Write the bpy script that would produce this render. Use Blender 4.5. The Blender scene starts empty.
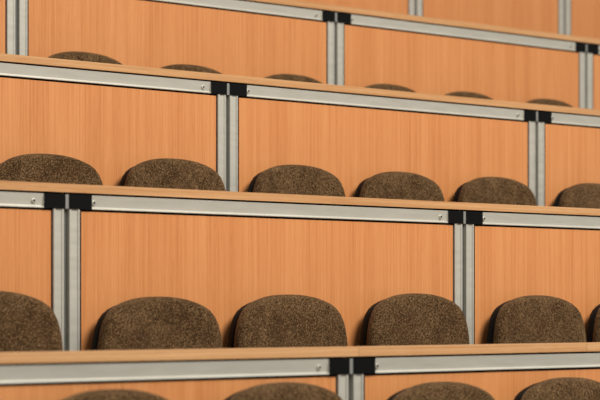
import bpy, bmesh, math, random
from mathutils import Vector
random.seed(4)
S = bpy.context.scene
COL = S.collection
PI = math.pi

# ------------------------------------------------------------------ materials
def nodes(name):
    m = bpy.data.materials.new(name); m.use_nodes = True
    nt = m.node_tree; b = nt.nodes['Principled BSDF']
    return m, nt, b
def N(nt, t, **kw):
    n = nt.nodes.new(t)
    for k, v in kw.items():
        if k in n.inputs.keys(): n.inputs[k].default_value = v
        else: setattr(n, k, v)
    return n
def ramp(nt, stops):
    r = nt.nodes.new('ShaderNodeValToRGB'); e = r.color_ramp.elements
    while len(e) < len(stops): e.new(.5)
    for i, (p, c) in enumerate(stops):
        e[i].position = p; e[i].color = (*c, 1)
    return r
def mapped(nt, scale, coord='Object'):
    tc = nt.nodes.new('ShaderNodeTexCoord'); oi = nt.nodes.new('ShaderNodeObjectInfo')
    mu = N(nt, 'ShaderNodeMath', operation='MULTIPLY'); mu.inputs[1].default_value = 37.0
    nt.links.new(oi.outputs['Random'], mu.inputs[0])
    ad = N(nt, 'ShaderNodeVectorMath', operation='ADD')
    nt.links.new(tc.outputs[coord], ad.inputs[0]); nt.links.new(mu.outputs[0], ad.inputs[1])
    mp = nt.nodes.new('ShaderNodeMapping'); mp.inputs['Scale'].default_value = scale
    nt.links.new(ad.outputs[0], mp.inputs['Vector'])
    return mp.outputs[0]
def wood(name, cd, cm, cl, vertical=True, rough=.42):
    m, nt, b = nodes(name); L = nt.links.new
    def sc(a, c): return (a, a, c) if vertical else (c, a, a)
    n1 = N(nt, 'ShaderNodeTexNoise', Scale=1.0, Detail=3.0, Roughness=.6); L(mapped(nt, sc(150, 1.8)), n1.inputs['Vector'])
    n2 = N(nt, 'ShaderNodeTexNoise', Scale=1.0, Detail=2.0, Roughness=.5); L(mapped(nt, sc(14, .7)), n2.inputs['Vector'])
    n3 = N(nt, 'ShaderNodeTexNoise', Scale=1.0, Detail=1.0, Roughness=.5); L(mapped(nt, sc(420, 22)), n3.inputs['Vector'])
    a = N(nt, 'ShaderNodeMath', operation='MULTIPLY'); a.inputs[1].default_value = .56; L(n1.outputs['Fac'], a.inputs[0])
    c = N(nt, 'ShaderNodeMath', operation='MULTIPLY_ADD'); c.inputs[1].default_value = .26; L(n2.outputs['Fac'], c.inputs[0]); L(a.outputs[0], c.inputs[2])
    d = N(nt, 'ShaderNodeMath', operation='MULTIPLY_ADD'); d.inputs[1].default_value = .18; L(n3.outputs['Fac'], d.inputs[0]); L(c.outputs[0], d.inputs[2])
    r = ramp(nt, [(.34, cd), (.5, cm), (.66, cl)]); L(d.outputs[0], r.inputs[0]); L(r.outputs[0], b.inputs['Base Color'])
    b.inputs['Roughness'].default_value = rough; b.inputs['Specular IOR Level'].default_value = .35
    return m
def plain(name, col, rough=.5, metal=0, spec=.5):
    m, nt, b = nodes(name)
    n = N(nt, 'ShaderNodeTexNoise', Scale=1.0, Detail=2.0); nt.links.new(mapped(nt, (25, 25, 25)), n.inputs['Vector'])
    r = ramp(nt, [(.3, tuple(x*.93 for x in col)), (.7, tuple(min(1, x*1.05) for x in col))])
    nt.links.new(n.outputs['Fac'], r.inputs[0]); nt.links.new(r.outputs[0], b.inputs['Base Color'])
    b.inputs['Roughness'].default_value = rough; b.inputs['Metallic'].default_value = metal
    b.inputs['Specular IOR Level'].default_value = spec
    return m
def fabric(name):
    m, nt, b = nodes(name); L = nt.links.new
    n = N(nt, 'ShaderNodeTexNoise', Scale=1.0, Detail=2.5, Roughness=.65, Distortion=.6); L(mapped(nt, (330, 330, 260)), n.inputs['Vector'])
    v = N(nt, 'ShaderNodeTexVoronoi', Scale=1.0); L(mapped(nt, (430, 430, 300)), v.inputs['Vector'])
    big = N(nt, 'ShaderNodeTexNoise', Scale=1.0, Detail=1.0); L(mapped(nt, (16, 16, 16)), big.inputs['Vector'])
    r = ramp(nt, FAB); 
    s = N(nt, 'ShaderNodeMath', operation='MULTIPLY_ADD'); s.inputs[1].default_value = .22; L(v.outputs['Distance'], s.inputs[0]); L(n.outputs['Fac'], s.inputs[2])
    s2 = N(nt, 'ShaderNodeMath', operation='MULTIPLY_ADD'); s2.inputs[1].default_value = .12; L(big.outputs['Fac'], s2.inputs[0]); L(s.outputs[0], s2.inputs[2])
    L(s2.outputs[0], r.inputs[0]); L(r.outputs[0], b.inputs['Base Color'])
    bp = N(nt, 'ShaderNodeBump', Strength=.6, Distance=.003); L(s.outputs[0], bp.inputs['Height']); L(bp.outputs[0], b.inputs['Normal'])
    b.inputs['Roughness'].default_value = .95; b.inputs['Specular IOR Level'].default_value = .1
    b.inputs['Sheen Weight'].default_value = .25; b.inputs['Sheen Roughness'].default_value = .4
    b.inputs['Sheen Tint'].default_value = (.8, .55, .33, 1)
    return m
FAB = [(.46, (.010, .0045, .0015)), (.66, (.050, .025, .009)), (.84, (.28, .17, .080))]
def alu(name):
    m, nt, b = nodes(name); L = nt.links.new
    n = N(nt, 'ShaderNodeTexNoise', Scale=1.0, Detail=2.0); L(mapped(nt, (9, 40, 60)), n.inputs['Vector'])
    r = ramp(nt, [(.3, (.54, .525, .455)), (.7, (.60, .585, .515))]); L(n.outputs['Fac'], r.inputs[0]); L(r.outputs[0], b.inputs['Base Color'])
    b.inputs['Metallic'].default_value = .35; b.inputs['Roughness'].default_value = .48
    return m
M = dict(
    panel=wood('beech_panel', (.56, .205, .064), (.655, .268, .092), (.73, .325, .124)),
    top=wood('beech_desktop', (.47, .225, .085), (.59, .32, .14), (.70, .41, .20), vertical=False),
    alu=alu('satin_aluminium'),
    black=plain('black_plastic', (.004, .0042, .0045), .5, spec=.10),
    rubber=plain('black_rubber', (.006, .005, .005), .8, spec=.1),
    plate=plain('light_grey_bracket', (.30, .30, .28), .5, .3),
    steel=plain('grey_steel', (.16, .165, .15), .5, .3),
    screw=plain('socket_shade', (.02, .02, .018), .6, 0),  # near-black colour standing in for shade in the screw sockets
    fabric=fabric('brown_boucle'),
    floor=plain('grey_linoleum', (.16, .135, .11), .6),
    wall=plain('warm_white_plaster', (.72, .66, .56), .9),
)

# ------------------------------------------------------------------ mesh helpers
def link(name, bm, mat, parent=None, smooth=False, bevel=0):
    if bevel:
        bmesh.ops.bevel(bm, geom=[e for e in bm.edges if len(e.link_faces) == 2 and e.calc_face_angle(0) > .6],
                        offset=bevel, segments=2, profile=.6, affect='EDGES', clamp_overlap=True)
    bmesh.ops.recalc_face_normals(bm, faces=bm.faces[:])
    me = bpy.data.meshes.new(name); bm.to_mesh(me); bm.free()
    me.materials.append(M[mat])
    if smooth:
        for p in me.polygons: p.use_smooth = True
    o = bpy.data.objects.new(name, me); COL.objects.link(o)
    if parent: o.parent = parent
    return o
def box(bm, x0, x1, y0, y1, z0, z1):
    v = [bm.verts.new((x, y, z)) for x in (x0, x1) for y in (y0, y1) for z in (z0, z1)]
    for q in ((0,1,3,2), (4,6,7,5), (0,4,5,1), (2,3,7,6), (0,2,6,4), (1,5,7,3)):
        bm.faces.new([v[i] for i in q])
def prism(bm, prof, x0, x1, axis='x'):
    """extrude a closed (y, z) profile along x, or an (x, y) profile along z"""
    P = (lambda t, a, b: (t, a, b)) if axis == 'x' else (lambda t, a, b: (a, b, t))
    A = [bm.verts.new(P(x0, a, b)) for a, b in prof]; B = [bm.verts.new(P(x1, a, b)) for a, b in prof]
    n = len(prof)
    for i in range(n): bm.faces.new((A[i], A[(i+1) % n], B[(i+1) % n], B[i]))
    bm.faces.new(A[::-1]); bm.faces.new(B)
def disc(bm, x, y0, y1, z, r, n=16):
    rings = []
    for (y, q) in ((y1, r), (y0+.0006, r), (y0, r*.8)):
        rings.append([bm.verts.new((x+q*math.cos(2*PI*i/n), y, z+q*math.sin(2*PI*i/n))) for i in range(n)])
    for A, B in zip(rings, rings[1:]):
        for i in range(n): bm.faces.new((A[i], A[(i+1) % n], B[(i+1) % n], B[i]))
    inner = [bm.verts.new((x+r*.45*math.cos(2*PI*i/n), y0, z+r*.45*math.sin(2*PI*i/n))) for i in range(n)]
    deep = [bm.verts.new((x+r*.45*math.cos(2*PI*i/n), y0+.002, z+r*.45*math.sin(2*PI*i/n))) for i in range(n)]
    for A, B in ((rings[-1], inner), (inner, deep)):
        for i in range(n): bm.faces.new((A[i], A[(i+1) % n], B[(i+1) % n], B[i]))
    bm.faces.new(deep); bm.faces.new(rings[0])
def empty(name, loc, label, cat, group=None):
    o = bpy.data.objects.new(name, None); COL.objects.link(o); o.location = loc
    o.empty_display_size = .1
    tag(o, label, cat, group); return o
def tag(o, label, cat, group=None):
    o['label'] = label; o['category'] = cat
    if group: o['group'] = group

# ------------------------------------------------------------------ hall dimensions (metres)
EYE = 1.09                                   # camera height above the lowest floor
ROW = ['A', 'B', 'C', 'D', 'E']
Y = dict(A=4.18, B=5.05, C=5.92, D=6.79, E=7.66)            # front plane of every desk front
ZW = {k: EYE+v for k, v in dict(A=-.130, B=.331, C=.810, D=1.275, E=1.745).items()}  # underside of the desktops
TH = .0245                                    # desktop thickness
FL = {'A': 0.0}
for lo, hi in zip(ROW, ROW[1:]): FL[hi] = ZW[lo]+TH-.75      # floor in front of each desk front
FL['top'] = ZW['E']+TH-.75
X0, X1 = .4, 10.6

# ------------------------------------------------------------------ tiered floor, back wall
bm = bmesh.new()
prof = [(-3.0, -.15), (-3.0, 0)]
for k, nx in zip(ROW, ROW[1:]+['top']):
    prof += [(Y[k]+.045, FL[k]), (Y[k]+.045, FL[nx])]
prof += [(10.2, FL['top']), (10.2, -.15)]
prism(bm, prof, -1.5, 11.5)
o = link('floor', bm, 'floor'); o['kind'] = 'structure'
bm = bmesh.new(); box(bm, -1.5, 11.5, 10.2, 10.35, -.15, 4.6)
o = link('wall_back', bm, 'wall'); o['kind'] = 'structure'

# ------------------------------------------------------------------ desk front units
PW = .038        # post face width
RH = .0415       # rail face height
LW, RW = .079, .072   # lengths of the corner pieces at a unit's left and right end
def rail_profile(zt, up=True):
    """aluminium section: flat web with a small lip standing proud at its lower (or upper) edge"""
    zb = zt-RH
    p = [(.016, zt), (.002, zt), (.0004, zt-.0012), (.0042, zb+.0075), (.0036, zb+.0052),
         (-.0016, zb+.0030), (-.0020, zb+.0016), (-.0012, zb), (.016, zb)]
    return p
def unit(row, s0, s1, label):
    y = Y[row]; z0 = FL[row]; zt = ZW[row]-z0
    e = empty('desk_front_panel', (s0, y, z0), label, 'desk front', 'beech and aluminium desk fronts')
    a, b = .0085, s1-s0-.0085
    T = zt-.0055                      # top of the rail
    # wood board behind the frame
    bm = bmesh.new(); box(bm, a+PW+.004, b-PW-.0055, .005, .024, .03, T-RH-.0062)
    link('wood_panel', bm, 'panel', e, bevel=.0008)
    # dark gasket and backing the board sits in, up to the desktop
    bm = bmesh.new()
    box(bm, a+.002, b-.002, .0165, .030, T-RH-.0075, zt)
    box(bm, a+PW-.002, b-PW+.002, .0085, .0165, T-RH-.0064, T-RH+.004)
    box(bm, a+PW-.002, a+PW+.0050, .0008, .030, .03, T-RH)
    box(bm, b-PW-.0075, b-PW+.002, .0085, .030, .03, T-RH)
    link('gasket', bm, 'rubber', e)
    # rails
    bm = bmesh.new(); prism(bm, rail_profile(T), a+LW, b-RW)
    for q in (a+LW, b-RW-.0018):                      # end lips
        box(bm, q, q+.0018, -.001, .004, T-RH+.001, T-.001)
    link('top_rail', bm, 'alu', e)
    bm = bmesh.new(); box(bm, a+PW, b-PW, 0, .018, 0, .04)
    link('bottom_rail', bm, 'alu', e, bevel=.001)
    # posts: face with a shallow groove near the inner edge
    for q, sgn in ((a, 1), (b, -1)):
        def X(t): return q+sgn*t
        prof = [(X(.001), .022), (X(.001), .001), (X(.002), 0), (X(.008), 0), (X(.0095), .0026), (X(PW-.0085), .0026), (X(PW-.0065), -.0008),
                (X(PW-.0015), -.0008), (X(PW), .0008), (X(PW), .022)]
        bm = bmesh.new(); prism(bm, prof, 0, T-RH, 'z')
        link('post', bm, 'alu', e)
    # moulded corner pieces
    for q, sgn, cw in ((a, 1, LW), (b, -1, RW)):
        xa, xb = sorted((q, q+sgn*(cw+.0005)))
        bm = bmesh.new(); box(bm, xa, xb, -.0022, .018, T-RH-.0005, T+.0005)
        c = link('corner_connector', bm, 'black', e, bevel=.0018)
    # screws in the rail beside the corner pieces
    for q in (a+LW+.009, b-RW-.034):
        bm = bmesh.new(); disc(bm, q, -.0018, .010, T-RH*.52, .0068)
        sc = link('screw', bm, 'alu', e)
        bm = bmesh.new(); disc(bm, q, -.0020, .0012, T-RH*.52, .0046)
        link('hex_recess_shade', bm, 'screw', sc)  # dark disc on the head, its colour imitates the socket's shade
    # upright the two neighbouring units are bolted to
    bm = bmesh.new(); box(bm, b+.0002, b+.0168, .0135, .040, 0, T)
    link('support_upright', bm, 'steel', e)
    bm = bmesh.new(); box(bm, b+.0050, b+.0166, .001, .0135, T-RH, T)
    link('joint_plate', bm, 'plate', e, bevel=.001)
    for i in range(2):                                   # steel brackets carrying the desktop
        x = (a+b)/2+(i-.5)*(b-a)*.55
        bm = bmesh.new(); prism(bm, [(.032, zt), (.22, zt), (.22, zt-.014), (.045, zt-.20), (.032, zt-.20)], x, x+.006)
        link('bracket', bm, 'steel', e)
    return e

units = dict(
 A=[(.647, 2.297), (2.297, 3.947), (3.947, 5.597)],
 B=[(1.996, 3.646), (3.646, 5.296), (5.296, 6.946)],
 C=[(3.333, 4.983), (4.983, 6.638), (6.638, 8.290)],
 D=[(3.023, 4.673), (4.673, 6.322), (6.322, 7.969), (7.969, 9.619)],
 E=[(4.381, 6.031), (6.031, 7.681), (7.681, 8.814), (8.814, 10.45)],
)
UL = {
 'A': [None, 'beech desk front along the bottom edge, left of the lowest black corner pieces',
       'beech desk front in aluminium frame at bottom right, right of the lowest black corner pieces'],
 'B': ['beech desk front at left edge behind the half-cut brown seat of the widest row',
       'large central beech desk front with three brown seats before it',
       'beech desk front at right edge, one full seat and a sliver before it'],
 'C': ['beech desk front at left above the middle desktop, two seats before it',
       'wide beech desk front above the middle desktop, between two post pairs',
       'beech desk front at right edge, one half-cut seat before it'],
 'D': ['narrow strip of beech desk front in the top left corner beside aluminium posts',
       'beech desk front at upper left with only the tips of three seats showing before it',
       'blurred beech desk front at upper right between two aluminium post pairs, seat tips before it',
       'small sliver of beech desk front at the right edge below the highest black corner pieces'],
 'E': [None, 'blurred beech desk front at the top edge, left of the highest left post pair',
       'out of focus beech desk front at the top edge between the two highest post pairs',
       'out of focus beech desk front in the top right corner of the photo'],
}
for r in ROW:
    for (s0, s1), lb in zip(units[r], UL[r]):
        if lb: unit(r, s0, s1, lb)

# ------------------------------------------------------------------ desktops
def desktop(row, s0, s1, label):
    y = Y[row]-.004; z = ZW[row]
    bm = bmesh.new(); box(bm, .0006, s1-s0-.0006, 0, .26, 0, TH)
    for v in bm.verts:
        if v.co.y > .1 and v.co.z > .01: v.co.z -= .0040    # the top falls very slightly towards its users
    o = link('desktop', bm, 'top', bevel=.0022); o.location = (s0, y, z)
    tag(o, label, 'desktop', 'continuous beech desktops')
    return o
SEAM1, SEAM2 = 3.972, 4.903
desktop('A', 1.9, SEAM1, 'lowest beech desktop, board left of the joint above the black corner pieces')
desktop('A', SEAM1, SEAM2, 'lowest beech desktop, middle board ending at the joint near the right edge')
desktop('A', SEAM2, 6.0, 'lowest beech desktop, short end of board at the far right edge')
desktop('B', 1.9, 6.99, 'long beech desktop crossing the middle of the photo, second from the bottom')
desktop('C', 3.0, 8.3, 'long beech desktop third from the bottom, behind the row of six half-hidden seats')
desktop('D', 3.0, 9.65, 'blurred beech desktop, highest one in the photo')

# ------------------------------------------------------------------ seats
def outline(w, r_top, drop, h, n=9):
    """closed (x, z) outline of a back pad: gently arched top, rounded corners, z = 0 at the crown"""
    half = [(0, 0), (.035, .0006), (.07, .0032), (.105, .0085), (.140, .0175), (.168, .028), (.190, .041), (.207, .059), (.219, .081), (.2275, .107),
            (.234, .140), (.2385, .185), (.240, .24), (.236, .30), (.226, .345), (.205, .372), (.17, .388), (.10, .394), (0, .395)]
    k = w/.24
    R = [(x*k, -z) for x, z in half]
    Lh = [(-x, z) for x, z in R[1:-1]][::-1]
    return R+Lh
def cushion(bm, pts, y_back, y_front, rnd, dome, bend):
    cx = 0; cz = sum(p[1] for p in pts)/len(pts)
    n = len(pts)
    def inset(d):
        out = []
        for i in range(n):
            a = Vector(pts[i-1]); b = Vector(pts[(i+1) % n]); t = (b-a).normalized()
            nrm = Vector((t.y, -t.x)); p = Vector(pts[i])
            q = p+nrm*d
            if (q-Vector((0, cz))).length > (p-Vector((0, cz))).length: q = p-nrm*d
            out.append(q)
        return out
    layers = [(inset(rnd*.6), y_back), (inset(rnd*.2), y_back-rnd*.25), (pts, y_back-rnd*.7)]
    for a in (0, 20, 40, 60, 78):
        layers.append((inset(rnd*(1-math.cos(math.radians(a)))), y_front+rnd*(1-math.sin(math.radians(a)))))
    base = inset(rnd)
    for s in (.86, .65, .4, .18):
        layers.append(([(p[0]*s, cz+(p[1]-cz)*s) for p in base], y_front-dome*(1-s*s)))
    rings = []
    for P, y in layers:
        rings.append([bm.verts.new((p[0], y-bend*p[0]*p[0], p[1])) for p in P])
    for A, B in zip(rings, rings[1:]):
        for i in range(n): bm.faces.new((A[i], A[(i+1) % n], B[(i+1) % n], B[i]))
    bm.faces.new(rings[0]); 
    c = bm.verts.new((0, y_front-dome, cz))
    for i in range(n): bm.faces.new((rings[-1][i], rings[-1][(i+1) % n], c))
CH = .905        # crown of the pad above its floor
def make_seat():
    e = empty('lecture_seat', (0, 0, 0), 'seat', 'chair', 'brown upholstered lecture seats')
    bm = bmesh.new(); cushion(bm, outline(.229, 0, 0, 0), -.050, -.098, .022, .006, .30)
    for v in bm.verts: v.co.z += CH
    o = link('backrest_cushion', bm, 'fabric', e, smooth=True)
    bm = bmesh.new(); cushion(bm, [(x*.985, z*.985-.010) for x, z in outline(.229, 0, 0, 0)], -.022, -.052, .008, 0, .30)
    for v in bm.verts: v.co.z += CH
    link('back_shell', bm, 'black', e, smooth=True)
    # seat pad: rounded slab
    pts = []
    for (cx, cz, a0) in ((.17, -.11, 0), (.15, -.39, -90), (-.15, -.39, -180), (-.17, -.11, -270)):
        for k in range(6):
            a = math.radians(a0-k*18+90) if False else math.radians(90+a0-k*18)
            pts.append((cx+.05*math.cos(a), cz+.05*math.sin(a)))
    bm = bmesh.new(); cushion(bm, pts, 0, -.055, .02, .006, 0)
    for v in bm.verts:
        x, y, z = v.co; v.co = (x, z+.0, .405-y)
    link('seat_cushion', bm, 'fabric', e, smooth=True)
    bm = bmesh.new(); box(bm, -.19, .19, -.41, -.09, .385, .404)
    link('seat_pan', bm, 'black', e, bevel=.006)
    bm = bmesh.new()
    box(bm, -.025, .025, -.30, -.25, .008, .388); box(bm, -.11, .11, -.34, -.21, 0, .008)
    link('pedestal', bm, 'steel', e, bevel=.003)
    for x in (-.12, .12):
        bm = bmesh.new(); prism(bm, [(-.30, .370), (-.30, .386), (-.052, .386), (-.052, .60), (-.040, .60), (-.030, .370)], x-.012, x+.012)
        link('back_bracket', bm, 'steel', e)
    return e
def copy_tree(o, parent=None):
    c = o.copy(); COL.objects.link(c); c.parent = parent
    for ch in list(o.children): copy_tree(ch, c)
    return c
seats = [
 ('A', 3.095, 0.896, 0, 'blurred brown seat back leftmost of those cut off by the bottom edge'),
 ('A', 3.640, 0.900, 0, 'brown seat back cut by the bottom edge, just left of the lowest post pair'),
 ('A', 4.215, 0.888, 0, 'brown seat back cut by the bottom edge, just right of the lowest post pair'),
 ('A', 4.735, 0.889, 0, 'brown seat back cut by the bottom edge at the bottom right corner'),
 ('B', 3.337, 0.902, 0, 'large brown fabric seat cut by the left edge, beside the sharp aluminium posts'),
 ('B', 3.923, 0.888, 0, 'large brown fabric seat right of the left posts, leftmost of three before the central panel'),
 ('B', 4.435, 0.896, 0, 'large brown fabric seat in the middle of three before the central panel'),
 ('B', 4.990, 0.902, 0, 'large brown fabric seat just left of the right post pair above the lowest desktop'),
 ('B', 5.583, 0.898, 0, 'large brown fabric seat right of the right post pair above the lowest desktop'),
 ('B', 6.098, 0.898, 0, 'dark sliver of a brown seat at the right edge above the lowest desktop'),
 ('C', 4.140, 0.902, 0, 'brown seat cut by the left edge above the middle desktop'),
 ('C', 4.674, 0.911, 0, 'brown seat left of the post pair above the middle desktop, second from left edge'),
 ('C', 5.252, 0.915, 0, 'brown seat just right of the left post pair above the middle desktop'),
 ('C', 5.778, 0.912, 0, 'brown seat midway between the two post pairs above the middle desktop'),
 ('C', 6.310, 0.914, 0, 'brown seat just left of the right post pair above the middle desktop'),
 ('C', 6.905, 0.912, 0, 'half-cut brown seat at the right edge above the middle desktop'),
 ('D', 4.360, 0.897, 0, 'barely visible seat tip in the corner left of the uppermost left posts'),
 ('D', 4.930, 0.898, 0, 'flat dark tip of a seat above the upper desktop, right of the top left posts'),
 ('D', 5.455, 0.889, 0, 'thin dark tip of a seat above the black corner pieces at upper left'),
 ('D', 6.005, 0.890, 0, 'thin dark tip of a seat just left of the upper middle post pair'),
 ('D', 6.570, 0.888, 0, 'blurred thin tip of a seat just right of the upper middle post pair'),
 ('D', 7.065, 0.888, 0, 'blurred thin tip of a seat midway between the upper middle and upper right posts'),
 ('D', 7.610, 0.891, 0, 'blurred thin tip of a seat just left of the upper right post pair'),
]
proto = make_seat()
for i, (r, s, top, rz, lb) in enumerate(seats):
    o = proto if i == 0 else copy_tree(proto)
    o.location = (s, Y[r], FL[r]); o.rotation_euler.z = math.radians(rz)
    o['label'] = lb
    dz = top-CH
    for c in o.children:
        if c.name.split('.')[0] in ('backrest_cushion', 'back_shell'): c.location.z = dz

# ------------------------------------------------------------------ light
w = bpy.data.worlds.new('World'); S.world = w; w.use_nodes = True
bg = w.node_tree.nodes['Background']; bg.inputs[0].default_value = (1, .96, .90, 1); bg.inputs[1].default_value = .36
def area(name, loc, target, size, power, col):
    l = bpy.data.lights.new(name, 'AREA'); l.shape = 'RECTANGLE'; l.size = size[0]; l.size_y = size[1]; l.energy = power; l.color = col
    o = bpy.data.objects.new(name, l); COL.objects.link(o); o.location = loc
    o.rotation_euler = (Vector(target)-Vector(loc)).to_track_quat('-Z', 'Y').to_euler()
area('added_overhead_light', (5.0, -1.2, 7.0), (4.8, 5.2, 1.0), (4.5, 2.2), 830, (1, .95, .88))  # unseen broad light added overhead, set back so the rows light evenly
area('added_overhead_light', (8.5, 1.5, 6.8), (6.2, 6.0, 1.4), (3, 2.0), 110, (1, .95, .88))  # weaker unseen light added to brighten the right side

# ------------------------------------------------------------------ camera
cam = bpy.data.cameras.new('Camera'); co = bpy.data.objects.new('Camera', cam); COL.objects.link(co)
co.location = (0, 0, EYE); co.rotation_euler = (PI/2, 0, -math.radians(42))
F_PX = math.tan(math.radians(42))*2395
cam.sensor_width = 36; cam.lens = F_PX/600*36; cam.shift_y = 107.6/600
cam.dof.use_dof = True; cam.dof.focus_distance = 7.15; cam.dof.aperture_fstop = cam.lens/33.0
cam.clip_end = 60
S.camera = co
S.view_settings.view_transform = 'Standard'; S.view_settings.look = 'None'
S.view_settings.gamma = 1; S.view_settings.exposure = -.09; S.view_settings.use_curve_mapping = False
